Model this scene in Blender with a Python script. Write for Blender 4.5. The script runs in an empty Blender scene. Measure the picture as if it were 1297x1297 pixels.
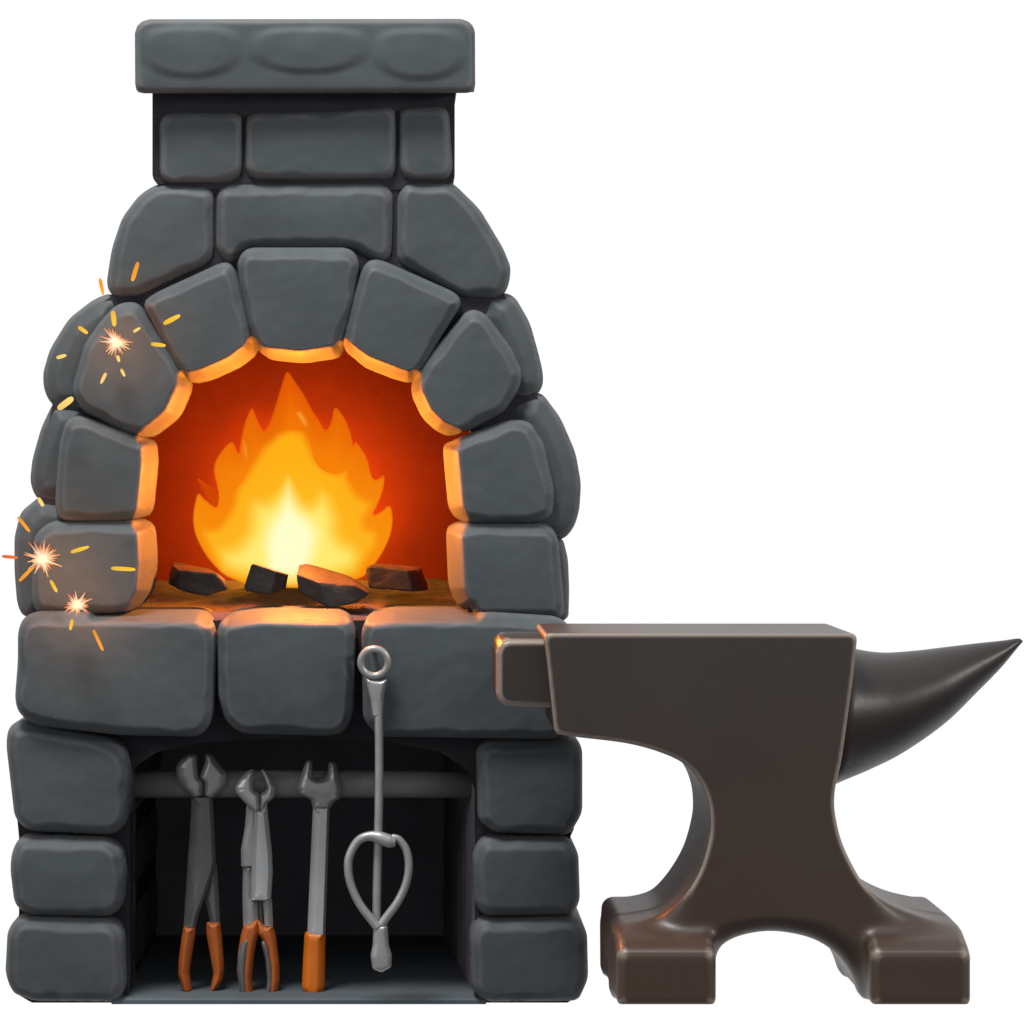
import bpy, math, random
import numpy as np
from mathutils import Vector, noise
from mathutils.geometry import delaunay_2d_cdt

random.seed(7)
SC = bpy.context.scene
COL = SC.collection

# ------------------------------------------------------------------ frame
# every outline below is in millimetres (x to the right, y downwards), seen from the front
K = 0.001
D = 4.0                       # camera distance to the front plane y = 0
VX, VY = 510.0, 590.0         # eye point
ZC = (1272 - VY) * K          # eye height

def W(px, py, y, yref=None):
    s = 1 + (y if yref is None else yref) / D
    return ((px - VX) * K * s, y, ZC + (VY - py) * K * s)

# ------------------------------------------------------------------ object helpers
def link(name, me, mat=None, parent=None, smooth=True):
    o = bpy.data.objects.new(name, me)
    COL.objects.link(o)
    if mat: me.materials.append(mat)
    if parent: o.parent = parent
    if smooth:
        me.polygons.foreach_set('use_smooth', [True] * len(me.polygons))
    return o

def mesh(name, V, F, mat=None, parent=None, smooth=True):
    me = bpy.data.meshes.new(name)
    if parent is not None and not smooth is None:
        pass
    if parent is not None:
        p = parent
        off = Vector((0, 0, 0))
        while p is not None:
            off += p.location; p = p.parent
        V = [tuple(Vector(v) - off) for v in V]
    me.from_pydata([tuple(v) for v in V], [], F)
    me.validate(); me.update()
    return link(name, me, mat, parent, smooth)

def empty(name, loc, label, cat, group=None):
    o = bpy.data.objects.new(name, None); COL.objects.link(o)
    o.location = loc; o.empty_display_size = .05
    tag(o, label, cat, group); return o

def tag(o, label=None, cat=None, group=None, kind=None):
    if label: o['label'] = label
    if cat: o['category'] = cat
    if group: o['group'] = group
    if kind: o['kind'] = kind
    return o

# ------------------------------------------------------------------ 2D outline helpers
def subdiv(P, sp):
    P = np.array(P, float); out = []
    for a, b in zip(P, np.roll(P, -1, 0)):
        m = max(1, int(math.ceil(np.hypot(*(b - a)) / sp)))
        out += [a + (b - a) * k / m for k in range(m)]
    return np.array(out)

def chaikin(P, n=2, q=.25, sp=12):
    P = subdiv(P, sp) if sp else np.array(P, float)
    for _ in range(n):
        N = np.roll(P, -1, 0)
        A = P * (1 - q) + N * q; B = P * q + N * (1 - q)
        P = np.empty((2 * len(A), 2)); P[0::2] = A; P[1::2] = B
    return P

def resample(P, sp):
    P = np.array(P, float)
    Q = np.vstack([P, P[:1]])
    L = np.r_[0, np.cumsum(np.hypot(*np.diff(Q, axis=0).T))]
    n = max(8, int(round(L[-1] / sp)))
    t = np.arange(n) * L[-1] / n
    return np.c_[np.interp(t, L, Q[:, 0]), np.interp(t, L, Q[:, 1])]

def signed_area(P):
    x, y = P[:, 0], P[:, 1]
    return .5 * np.sum(x * np.roll(y, -1) - np.roll(x, -1) * y)

def ccw(P):           # counter clockwise in image coordinates with y flipped = positive area after flip
    return P if signed_area(P) < 0 else P[::-1]

def inside(P, X):
    x, y = X[:, 0], X[:, 1]; r = np.zeros(len(X), bool)
    for (x0, y0), (x1, y1) in zip(P, np.roll(P, -1, 0)):
        c = ((y0 > y) != (y1 > y))
        if y1 != y0:
            r ^= c & (x < (x1 - x0) * (y - y0) / (y1 - y0) + x0)
    return r

def dist(P, X):
    """distance to the closed outline and the outward normal of the nearest edge"""
    A = P; B = np.roll(P, -1, 0); AB = B - A
    L2 = np.maximum((AB ** 2).sum(1), 1e-9)
    best = np.full(len(X), 1e18); idx = np.zeros(len(X), int)
    for i in range(len(A)):
        t = np.clip(((X - A[i]) @ AB[i]) / L2[i], 0, 1)
        d = ((X - A[i] - t[:, None] * AB[i]) ** 2).sum(1)
        m = d < best; best[m] = d[m]; idx[m] = i
    N = np.c_[AB[:, 1], -AB[:, 0]] / np.sqrt(L2)[:, None]
    if signed_area(P) < 0: N = -N
    return np.sqrt(best), N[idx]

def smoothed_normals(P, n=3):
    T = np.roll(P, -1, 0) - np.roll(P, 1, 0)
    N = np.c_[T[:, 1], -T[:, 0]]; N /= np.maximum(np.hypot(*N.T), 1e-9)[:, None]
    return N if signed_area(P) > 0 else -N

def triangulate(P, sp, holes=(), extra=None):
    lo, hi = P.min(0), P.max(0)
    xs = np.arange(lo[0], hi[0] + sp, sp); ys = np.arange(lo[1], hi[1] + sp, sp * .866)
    G = np.array([(x + (sp / 2 if j % 2 else 0), y) for j, y in enumerate(ys) for x in xs])
    G = G[inside(P, G)]
    for h in holes:
        G = G[~inside(h, G)]
    if len(G):
        G = G[dist(P, G)[0] > sp * .55]
    for h in holes:
        G = G[dist(h, G)[0] > sp * .55]
    if extra is not None and len(extra):
        E, wv = extra
        de = dist(P, E)[0]; E = E[inside(P, E) & (de > wv * .97)]
        if len(E):
            far = np.array([np.min(((E - g) ** 2).sum(1)) for g in G]) if len(G) else np.zeros(0)
            G = np.vstack([G[far > (sp * .6) ** 2], E]) if len(G) else E
    pts = [Vector(p) for p in P]; edges = [(i, (i + 1) % len(P)) for i in range(len(P))]
    for h in holes:
        b = len(pts); pts += [Vector(p) for p in h]
        edges += [(b + i, b + (i + 1) % len(h)) for i in range(len(h))]
    pts += [Vector(p) for p in G]
    v, e, f, *_ = delaunay_2d_cdt(pts, edges, [], 0, 1e-5)
    V = np.array([tuple(p) for p in v]); F = np.array([list(t) for t in f if len(t) == 3])
    C = V[F].mean(1); keep = inside(P, C)
    for h in holes: keep &= ~inside(h, C)
    F = F[keep]
    a = V[F[:, 1]] - V[F[:, 0]]; b = V[F[:, 2]] - V[F[:, 0]]
    cr = a[:, 0] * b[:, 1] - a[:, 1] * b[:, 0]
    F[cr > 0] = F[cr > 0][:, ::-1]         # front faces look to -y (image y points down)
    return V, F[np.abs(cr) > 1e-9], len(P)

def block(name, P, yf, yb, prof, H, mat, parent, sp=3.5, ch=2, grooves=(), yref=None, backprof=False, csp=26, extra=None, grow=0, keep=None):
    """solid with the outline P; its front is a relief prof(d, N, X) up to H (mm) high"""
    P = ccw(resample(chaikin(P, ch, sp=csp) if ch else P, sp))
    if grow:
        g = np.full(len(P), float(grow))
        if keep is not None:             # the edge towards the fire stays where it is
            dk = np.full(len(P), 1e9)
            for a, b in zip(np.array(keep[:-1], float), np.array(keep[1:], float)):
                t = np.clip(((P - a) @ (b - a)) / ((b - a) @ (b - a)), 0, 1)
                dk = np.minimum(dk, np.hypot(*(P - a - t[:, None] * (b - a)).T))
            g *= np.clip((dk - 6) / 20, 0, 1)
        P = P + smoothed_normals(P) * g[:, None]
    V2, F, nb = triangulate(P, sp, (), extra(P) if extra else None)
    d, N = dist(P, V2); d[:nb] = 0
    h = prof(d, N, V2)
    r = yf if yref is None else yref
    V = [W(p[0], p[1], yf + (H - hh) * K, r) for p, hh in zip(V2, h)]
    faces = [tuple(map(int, t)) for t in F]
    if backprof:           # mirrored relief at the back (lens-like solids)
        off = len(V); m = {}
        for i in range(len(V2)):
            if i < nb: m[i] = i
            else:
                m[i] = len(V); V.append(W(V2[i][0], V2[i][1], yf + (H + h[i]) * K, r))
        faces += [(m[int(t[0])], m[int(t[2])], m[int(t[1])]) for t in F]
        V2x = np.vstack([V2, V2[nb:]])
        o = mesh(name, V, faces, mat, parent); return o, V2x
    n2 = smoothed_normals(P)
    rings = [list(range(nb))]
    seq = []
    for g in grooves:
        seq += [(g - .014, 0), (g - .006, 3), (g, 7), (g + .006, 3), (g + .014, 0)]
    seq.append((yb, 0))
    for (yy, ins) in seq:
        b = len(V)
        Q = P - n2 * ins
        V += [W(q[0], q[1], yy, r) for q in Q]
        rings.append(list(range(b, b + nb)))
    for a, b in zip(rings, rings[1:]):
        for i in range(nb):
            j = (i + 1) % nb
            faces.append((a[j], a[i], b[i], b[j]))
    faces.append(tuple(rings[-1]))
    o = mesh(name, V, faces, mat, parent)
    me = o.data
    me.polygons[len(me.polygons) - 1].use_smooth = False
    # crisp back edge
    return o

def plate(name, outer, holes, yf, yb, mat, parent, sp=12):
    outer = ccw(resample(outer, 6)); holes = [ccw(resample(h, 6)) for h in holes]
    V2, F, nb = triangulate(outer, sp, holes)
    n = len(V2)
    V = [W(*p, yf) for p in V2] + [W(p[0], p[1], yb, yf) for p in V2]
    faces = [tuple(map(int, t)) for t in F] + [tuple(int(i) + n for i in t[::-1]) for t in F]
    b = 0
    for k, L in enumerate([outer] + holes):
        m = len(L)
        for i in range(m):
            a, c = b + i, b + (i + 1) % m
            q = (c, a, a + n, c + n)
            faces.append(q if k == 0 else q[::-1])
        b += m
    return mesh(name, V, faces, mat, parent, smooth=False)

def tube(name, pts, rad, mat, parent, closed=False, seg=14, spline=True):
    P = [Vector(p) for p in pts]; R = list(rad) if hasattr(rad, '__len__') else [rad] * len(P)
    if spline:
        Q, S = [], []
        n = len(P)
        for i in range(n if closed else n - 1):
            g = (lambda k: P[k % n]) if closed else (lambda k: P[min(max(k, 0), n - 1)])
            gr = (lambda k: R[k % n]) if closed else (lambda k: R[min(max(k, 0), n - 1)])
            p0, p1, p2, p3 = g(i - 1), g(i), g(i + 1), g(i + 2)
            for s in range(6):
                t = s / 6
                Q.append(.5 * ((2 * p1) + (p2 - p0) * t + (2 * p0 - 5 * p1 + 4 * p2 - p3) * t * t + (3 * p1 - p0 - 3 * p2 + p3) * t ** 3))
                S.append(gr(i) * (1 - t) + gr(i + 1) * t)
        if not closed: Q.append(P[-1]); S.append(R[-1])
        P, R = Q, S
    n = len(P); V, F = [], []
    up = Vector((0, 1, 0))
    for i in range(n):
        a = P[(i - 1) % n] if closed else P[max(i - 1, 0)]
        b = P[(i + 1) % n] if closed else P[min(i + 1, n - 1)]
        t = (b - a).normalized()
        u = up.cross(t)
        if u.length < 1e-4: u = Vector((1, 0, 0)).cross(t)
        u.normalize(); w = t.cross(u)
        for k in range(seg):
            A = 2 * math.pi * k / seg
            V.append(P[i] + (u * math.cos(A) + w * math.sin(A)) * R[i])
    for i in range(n if closed else n - 1):
        for k in range(seg):
            a, b = i * seg, ((i + 1) % n) * seg; k2 = (k + 1) % seg
            F.append((a + k, a + k2, b + k2, b + k))
    if not closed:
        F.append(tuple(range(seg))[::-1]); F.append(tuple((n - 1) * seg + k for k in range(seg)))
    return mesh(name, V, F, mat, parent)

# ------------------------------------------------------------------ materials
def new_mat(name):
    m = bpy.data.materials.new(name); m.use_nodes = True
    nt = m.node_tree; b = nt.nodes['Principled BSDF']
    return m, nt, b

def surf(name, col, rough=.7, spec=.2, metal=0, var=.18, scale=9, bump=.25, bscale=60, bdist=.004, col2=None, obj_var=0.0, pits=0.0):
    m, nt, b = new_mat(name); N = nt.nodes; L = nt.links
    tc = N.new('ShaderNodeTexCoord')
    n1 = N.new('ShaderNodeTexNoise'); n1.inputs['Scale'].default_value = scale; n1.inputs['Detail'].default_value = 6
    n1.inputs['Roughness'].default_value = .6
    L.new(tc.outputs['Object'], n1.inputs['Vector'])
    cr = N.new('ShaderNodeValToRGB'); cr.color_ramp.elements[0].position = .3; cr.color_ramp.elements[1].position = .72
    c = Vector(col)
    lo = c * (1 - var); hi = Vector(col2) if col2 else c * (1 + var)
    cr.color_ramp.elements[0].color = (*lo, 1); cr.color_ramp.elements[1].color = (*hi, 1)
    L.new(n1.outputs['Fac'], cr.inputs['Fac'])
    out = cr.outputs['Color']
    if obj_var:
        oi = N.new('ShaderNodeObjectInfo'); mr = N.new('ShaderNodeMapRange')
        mr.inputs['To Min'].default_value = 1 - obj_var; mr.inputs['To Max'].default_value = 1 + obj_var
        L.new(oi.outputs['Random'], mr.inputs['Value'])
        mx = N.new('ShaderNodeMix'); mx.data_type = 'RGBA'; mx.blend_type = 'MULTIPLY'; mx.inputs['Factor'].default_value = 1
        L.new(out, mx.inputs[6]); L.new(mr.outputs['Result'], mx.inputs[7]); out = mx.outputs[2]
    L.new(out, b.inputs['Base Color'])
    n2 = N.new('ShaderNodeTexNoise'); n2.inputs['Scale'].default_value = bscale; n2.inputs['Detail'].default_value = 8
    n2.inputs['Roughness'].default_value = .62
    L.new(tc.outputs['Object'], n2.inputs['Vector'])
    bp = N.new('ShaderNodeBump'); bp.inputs['Strength'].default_value = bump; bp.inputs['Distance'].default_value = bdist
    L.new(n2.outputs['Fac'], bp.inputs['Height']); L.new(bp.outputs['Normal'], b.inputs['Normal'])
    mr2 = N.new('ShaderNodeMapRange'); mr2.inputs['To Min'].default_value = rough - .08; mr2.inputs['To Max'].default_value = rough + .1
    L.new(n2.outputs['Fac'], mr2.inputs['Value']); L.new(mr2.outputs['Result'], b.inputs['Roughness'])
    b.inputs['Specular IOR Level'].default_value = spec
    b.inputs['Metallic'].default_value = metal
    return m

M_STONE = surf('grey_blue_stone', (.044, .0545, .060), .64, .26, var=.14, scale=7, bump=.14, bscale=55, obj_var=.07)
M_MORTAR = surf('dark_mortar', (.026, .025, .031), .9, .1, var=.25, scale=20, bump=.5, bscale=90)
M_RECESS = surf('sooty_recess', (.125, .115, .135), .9, .1, var=.25, scale=8, bump=.3, bscale=40)
M_FLOOR = surf('slate_floor', (.066, .08, .09), .75, .2, var=.15, scale=6, bump=.25, bscale=40)
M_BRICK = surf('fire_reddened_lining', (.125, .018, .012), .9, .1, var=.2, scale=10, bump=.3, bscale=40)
M_ASH = surf('brown_ash', (.058, .046, .062), .95, .1, var=.14, scale=22, bump=.4, bscale=120, bdist=.004)
M_COAL = surf('charcoal', (.0075, .0068, .008), .6, .3, var=.3, scale=30, bump=.25, bscale=140, bdist=.002)
M_RAIL = surf('dull_rail_iron', (.15, .15, .16), .5, .4, var=.2, scale=14, bump=.15, bscale=90, bdist=.002)
M_ANVIL = surf('brown_cast_iron', (.0255, .0202, .0175), .42, .38, var=.12, scale=5, bump=.08, bscale=130, bdist=.0015)
M_HORN = surf('blackened_iron', (.0135, .0115, .0105), .40, .34, var=.15, scale=5, bump=.08, bscale=130, bdist=.0015)
def painted_warm_base(m):
    """warm reflection from beneath, painted as brown towards the feet"""
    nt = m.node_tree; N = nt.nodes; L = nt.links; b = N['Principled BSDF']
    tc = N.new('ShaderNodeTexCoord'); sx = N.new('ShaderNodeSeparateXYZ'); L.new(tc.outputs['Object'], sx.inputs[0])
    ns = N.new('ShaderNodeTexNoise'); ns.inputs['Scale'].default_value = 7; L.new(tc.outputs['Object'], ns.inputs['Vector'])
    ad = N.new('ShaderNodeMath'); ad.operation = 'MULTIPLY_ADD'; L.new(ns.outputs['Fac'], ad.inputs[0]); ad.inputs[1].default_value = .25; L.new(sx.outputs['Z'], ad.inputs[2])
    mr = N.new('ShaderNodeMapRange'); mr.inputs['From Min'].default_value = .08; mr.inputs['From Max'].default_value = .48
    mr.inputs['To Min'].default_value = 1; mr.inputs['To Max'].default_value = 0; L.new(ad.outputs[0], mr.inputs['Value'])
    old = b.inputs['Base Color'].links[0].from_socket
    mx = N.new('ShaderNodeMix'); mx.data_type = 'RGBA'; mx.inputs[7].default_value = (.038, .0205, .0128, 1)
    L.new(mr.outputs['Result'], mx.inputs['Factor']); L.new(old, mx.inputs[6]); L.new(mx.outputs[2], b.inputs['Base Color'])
painted_warm_base(M_ANVIL)  # warm reflection from below goes into the anvil colour
def painted_edge_highlights(m, col, lo, hi, amount):
    """edge highlights painted as a paler colour on convex edges"""
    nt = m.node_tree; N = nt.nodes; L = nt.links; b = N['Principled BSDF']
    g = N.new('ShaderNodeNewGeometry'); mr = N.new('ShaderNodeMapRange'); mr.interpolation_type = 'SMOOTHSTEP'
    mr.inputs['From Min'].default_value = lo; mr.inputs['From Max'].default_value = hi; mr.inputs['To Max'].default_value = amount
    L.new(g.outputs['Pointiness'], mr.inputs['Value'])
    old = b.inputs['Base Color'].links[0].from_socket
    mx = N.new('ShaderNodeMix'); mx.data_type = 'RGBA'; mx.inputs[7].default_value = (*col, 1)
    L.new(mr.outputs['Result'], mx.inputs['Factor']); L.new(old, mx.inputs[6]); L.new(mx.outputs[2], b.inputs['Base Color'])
painted_edge_highlights(M_ANVIL, (.19, .155, .13), .507, .535, .9)  # pale edge highlights painted into the iron colour
painted_edge_highlights(M_STONE, (.10, .10, .106), .507, .54, .55)  # pale rim highlights painted into the stone colour
M_DARKSTEEL = surf('dark_forged_steel', (.085, .085, .085), .36, .5, var=.2, scale=25, bump=.1, bscale=160, bdist=.001)
M_STEEL = surf('grey_steel', (.38, .40, .41), .36, .5, metal=.45, var=.12, scale=25, bump=.08, bscale=160, bdist=.001)
M_MIDSTEEL = surf('mid_grey_steel', (.28, .28, .28), .38, .5, metal=.45, var=.15, scale=25, bump=.1, bscale=160, bdist=.001)
M_JAW = surf('worn_jaw_steel', (.27, .27, .27), .36, .5, metal=.4, var=.25, scale=25, bump=.1, bscale=160, bdist=.001)
M_ORANGE = surf('orange_grip', (.52, .125, .002), .42, .45, var=.08, scale=20, bump=.08, bscale=120, bdist=.001)
M_RUSTO = surf('burnt_orange_grip', (.33, .078, .011), .5, .4, var=.15, scale=20, bump=.1, bscale=120, bdist=.001)

def glow_mat(name, strength=1.0, alpha=True):
    """light given off by flame or spark: colour and density stored per vertex"""
    m = bpy.data.materials.new(name); m.use_nodes = True
    nt = m.node_tree; N = nt.nodes; L = nt.links; N.clear()
    out = N.new('ShaderNodeOutputMaterial'); em = N.new('ShaderNodeEmission')
    at = N.new('ShaderNodeAttribute'); at.attribute_name = 'glow'
    L.new(at.outputs['Color'], em.inputs['Color']); em.inputs['Strength'].default_value = strength
    if alpha:
        tr = N.new('ShaderNodeBsdfTransparent'); mx = N.new('ShaderNodeMixShader')
        L.new(at.outputs['Alpha'], mx.inputs['Fac']); L.new(tr.outputs[0], mx.inputs[1]); L.new(em.outputs[0], mx.inputs[2])
        L.new(mx.outputs[0], out.inputs['Surface'])
    else:
        L.new(em.outputs[0], out.inputs['Surface'])
    return m
M_FLAME = glow_mat('flame_glow')
M_SPARK = glow_mat('spark_glow', 1.0, False)

def set_glow(o, C):
    a = o.data.color_attributes.new('glow', 'FLOAT_COLOR', 'POINT')
    a.data.foreach_set('color', np.asarray(C, np.float32).ravel())

def srgb(r, g, b):
    f = lambda c: (c / 255 / 12.92) if c / 255 <= .04045 else ((c / 255 + .055) / 1.055) ** 2.4
    return np.array([f(r), f(g), f(b)])

# ------------------------------------------------------------------ reliefs
def rnd(d, r):
    return np.sqrt(np.maximum(0, 1 - (1 - np.minimum(d / r, 1)) ** 2))

def n3(X, s, seed):
    return np.array([noise.noise(Vector((p[0] * s, p[1] * s, seed))) for p in X])

def stone_prof(seed=0, wt=10, base=12, chf=9, lit=None):
    def f(d, N, X):
        up = np.maximum(0, -N[:, 1])
        n = n3(X, .03, seed)
        w = base + wt * up * .3 + 4 * n
        t = np.clip(d / np.maximum(w, 4), 0, 1)
        h = 6 * rnd(d, 6) + (chf + 3 * up) * t - 3 * up + 3.2 * (1 - np.exp(-d / 30))
        if lit is not None:      # reveal splayed towards the fire opening
            lw, deep, L = lit
            A = np.array(L[:-1], float); B = np.array(L[1:], float)
            dl = np.full(len(X), 1e9)
            for a, b in zip(A, B):
                t = np.clip(((X - a) @ (b - a)) / ((b - a) @ (b - a)), 0, 1)
                dl = np.minimum(dl, np.hypot(*(X - a - t[:, None] * (b - a)).T))
            q = np.clip(1 - dl / lw, 0, 1)
            h -= deep * q ** 2.1
        h += 1.2 * n3(X, .016, seed + 9) * np.minimum(d / 15, 1) + .35 * n3(X, .06, seed + 4) * np.minimum(d / 10, 1)
        return h
    return f

# ================================================================== THE FORGE
forge = empty('stone_forge', (W(372, 1272, 0)[0], .28, 0),
              'tall grey stone blacksmith forge with arched fire opening, chimney and tool recess below', 'forge')

HS = 18
GROW = {'arch_stone': 2.6, 'shoulder_stone': 2.2, 'chimney_stone': 2.4, 'outer_stone': 1.0, 'sill_stone': 1.6, 'pillar_stone': .6}
def stone(name, P, yf, yb, seed, grooves=(), lit=None, wt=10, base=12, chf=8.5, label=None):
    o = block(name, P, yf, yb, stone_prof(seed, wt, base, chf, lit), HS, M_STONE, forge, 2.4 if lit else 3.2, 2, grooves, grow=GROW.get(name, 1.2), keep=lit[2] if lit else None)
    if label: o['label'] = label
    return o

# chimney
plate('chimney_shaft', [(193, 107), (576, 107), (576, 225), (572, 232), (520, 240), (250, 240), (198, 232), (193, 225)], [], .034, .62, M_MORTAR, forge)
stone('chimney_stone', [(203, 150), (212, 142), (298, 142), (305, 149), (305, 214), (296, 224), (280, 229), (214, 229), (203, 222)], .016, .08, 1, base=8, wt=4, chf=5)
stone('chimney_stone', [(312, 150), (318, 142), (420, 141), (492, 134), (500, 140), (500, 214), (492, 224), (400, 225), (322, 224), (311, 214)], .016, .08, 2, base=8, wt=4, chf=5)
stone('chimney_stone', [(507, 142), (512, 136), (560, 134), (567, 140), (572, 214), (564, 225), (518, 225), (508, 214)], .016, .08, 3, base=8, wt=4, chf=5)

def sst(t):
    t = np.clip(t, 0, 1); return t * t * (3 - 2 * t)
def cap_prof(d, N, X):
    h = 9 * rnd(d, 8) + 2 * (1 - np.exp(-d / 12))
    for (x0, x1, y0, y1, tw) in ((176, 306, 31, 98, 0), (315, 467, 33, 92, 1), (472, 592, 34, 101, 0)):
        u = (X[:, 0] - (x0 + x1) / 2) / ((x1 - x0) / 2); v = (X[:, 1] - (y0 + y1) / 2) / ((y1 - y0) / 2)
        e = np.where(v < 0, 3.4, 2.1)
        q = (np.abs(u) ** e + np.abs(v) ** e) ** (1 / e)
        h += 3.0 * sst((1.08 - q) / .34) + .8 * np.clip(1 - q, 0, 1)
    return h + .8 * n3(X, .03, 5) * np.minimum(d / 10, 1)
cap = block('chimney_cap', [(169, 33), (181, 21.5), (590, 21), (602, 32), (602.5, 110), (597, 115.5), (175, 116), (169.5, 110)], -.02, .07, cap_prof, 20, M_STONE, forge, 3.2, 1)
for v in cap.data.vertices:           # underside slopes up to the chimney like a corbel
    if v.co.y + forge.location.y > .05: v.co.z = max(v.co.z, W(0, 106, .06, -.02)[2])
plate('chimney_top', [(190, 26), (579, 26), (579, 112), (190, 112)], [], .066, .62, M_STONE, forge)

# shoulders above the arch
G2 = (.24, .42)
stone('shoulder_stone', [(177, 246), (198, 233), (261, 234), (270, 244), (270, 320), (259, 334), (174, 374), (143, 374), (135, 360), (142, 314), (155, 275)], .022, .62, 11, G2)
stone('shoulder_stone', [(274, 242), (286, 231), (486, 230), (498, 243), (496, 320), (487, 330), (466, 326), (448, 312), (310, 312), (302, 326), (293, 334), (282, 328), (273, 312)], .022, .2, 12, wt=16)
stone('shoulder_stone', [(504, 246), (513, 231), (571, 230), (606, 264), (636, 314), (646, 339), (642, 364), (632, 376), (586, 375), (512, 335), (503, 326)], .022, .62, 13, G2)

# arch stones round the opening
# inner edges of the arch stones, towards the fire
RV = [
 [(318, 436), (326, 447), (336, 451), (380, 455), (424, 449), (431, 441)],
 [(434, 438), (442, 447), (461, 461), (499, 476), (518, 481), (524, 478)],
 [(521, 480), (522, 498), (535, 526), (553, 544), (574, 553)],
 [(566, 561), (563, 568), (566, 602), (570, 645), (577, 660)],
 [(571, 667), (567, 676), (570, 748), (580, 771), (590, 777)],
 [(320, 436), (314, 446), (295, 461), (257, 478), (236, 482), (230, 478)],
 [(232, 478), (233, 490), (217, 526), (181, 554)],
 [(180, 556), (187, 561), (188, 585), (182, 645), (176, 657)],
 [(178, 664), (185, 671), (187, 710), (184, 750), (170, 774)],
]
LW = [11, 12, 15, 20, 22, 11, 9, 9, 13]
A = [
 [(302, 329), (312, 314.5), (442, 314.5), (453, 329), (447, 382), (433, 437), (427, 448), (380, 455), (334, 450.5), (320, 437), (304, 360)],
 [(461, 339), (469, 330), (482, 330), (577, 372), (583, 383), (555, 428), (530, 473), (521, 482), (499, 476), (461, 461), (432, 437), (446, 382)],
 [(595, 392), (613, 397), (647, 442), (660, 471), (656, 491), (637, 520), (574, 553), (553, 544), (535, 526), (522, 498), (521, 481), (549, 445)],
 [(563, 568), (566, 560), (578, 557), (646, 533), (670, 535), (688, 563), (701, 622), (698, 652), (680, 661), (580, 661), (570, 645), (566, 602)],
 [(567, 674), (576, 664), (694, 665), (705, 680), (713, 767), (711, 783), (597, 779), (580, 771), (570, 748)],
 [(181, 384), (194, 373), (283, 332), (293, 337), (303, 360), (320, 433), (317, 444), (295, 461), (257, 478), (234, 482.5), (226, 473), (204, 428)],
 [(130, 404), (147, 386), (168, 383), (178, 391), (232, 473), (233, 490), (217, 526), (181, 554), (167, 550), (104, 518), (93, 499), (93, 486), (108, 434)],
 [(76, 560), (84, 533), (100, 527), (173, 552), (186, 559), (188, 585), (182, 645), (175, 658), (78, 658), (70, 645), (72, 600)],
 [(44, 678), (63, 662), (173, 660), (184, 670), (187, 710), (184, 750), (168, 775), (48, 777), (40, 760), (41, 710)],
]
for i, P in enumerate(A):
    stone('arch_stone', P, 0, .17, 20 + i, lit=(LW[i], 75, RV[i]), wt=12)

# outer ring behind the arch stones
OUT = [
 [(146, 376), (136, 371), (117, 379), (86, 403), (62, 442), (53, 473), (55, 496), (66, 514), (110, 522), (128, 470), (150, 410)],
 [(66, 510), (51, 542), (40, 581), (37, 607), (40, 621), (48, 634), (100, 640), (112, 570), (105, 515)],
 [(48, 630), (25, 649), (17, 680), (17, 723), (20.5, 766), (28, 782), (110, 782), (112, 700), (108, 640)],
 [(620, 374), (638, 370), (652, 375), (671, 408), (683, 451), (688.5, 476), (686, 494), (670, 506), (640, 500), (610, 400)],
 [(672, 500), (686, 497), (710, 529), (729, 573), (736, 612), (734, 646), (727, 669), (713, 684), (650, 684), (650, 510)],
 [(660, 684), (713, 682), (719.5, 709), (721, 748), (720, 786), (660, 788)],
]
for i, P in enumerate(OUT):
    stone('outer_stone', P, .026, .62, 40 + i, G2, base=20, chf=8)

# sill
SILL = [
 [(22, 800), (29, 783), (45, 776.5), (250, 777), (266, 786), (272, 810), (268, 905), (262, 922), (250, 933), (150, 931), (45, 919), (24, 906), (18, 888), (22, 838)],
 [(275, 794), (286, 780), (328, 774.5), (434, 776), (449, 793), (446, 905), (437, 926), (420, 932), (320, 930), (303, 928), (286, 914), (277, 885)],
 [(459, 797), (467, 781), (500, 776), (600, 776), (706, 783), (723, 795), (730, 850), (727, 918), (703, 936), (480, 933), (461, 912)],
]
ST = [[(120, 776.5), (250, 777), (262, 783)], [(288, 779), (328, 774.5), (434, 776)], [(470, 779), (500, 776), (600, 776)]]
SW = [14, 18, 15]
for i, P in enumerate(SILL):
    stone('sill_stone', P, -.022, .16 if i == 1 else .62, 50 + i, () if i == 1 else G2, lit=(SW[i], 60, ST[i]), wt=18)

# pillars
PIL = [
 [(9, 922), (24, 914), (60, 920), (141, 937), (158, 950), (164, 984), (158, 1046), (142, 1059), (35, 1054), (17, 1039), (6, 943)],
 [(14, 1078), (25, 1060), (135, 1062), (153, 1076), (158, 1107), (154, 1149), (139, 1163), (35, 1161), (17, 1149), (11, 1101)],
 [(8, 1180), (22, 1162), (141, 1165), (155, 1180), (157, 1255), (147, 1271), (41, 1270), (14, 1260), (5, 1236)],
 [(604, 949), (621, 936), (729, 935), (738, 948), (738, 1031), (722, 1059), (627, 1056), (606, 1040)],
 [(599, 1084), (611, 1062), (718, 1061), (733, 1080), (735, 1145), (724, 1161), (615, 1162), (602, 1149)],
 [(596, 1184), (608, 1165), (730, 1162), (744, 1181), (745.5, 1242), (733, 1270), (615, 1271), (598, 1256)],
]
for i, P in enumerate(PIL):
    stone('pillar_stone', P, -.004, .62, 60 + i, G2, wt=12)

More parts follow.
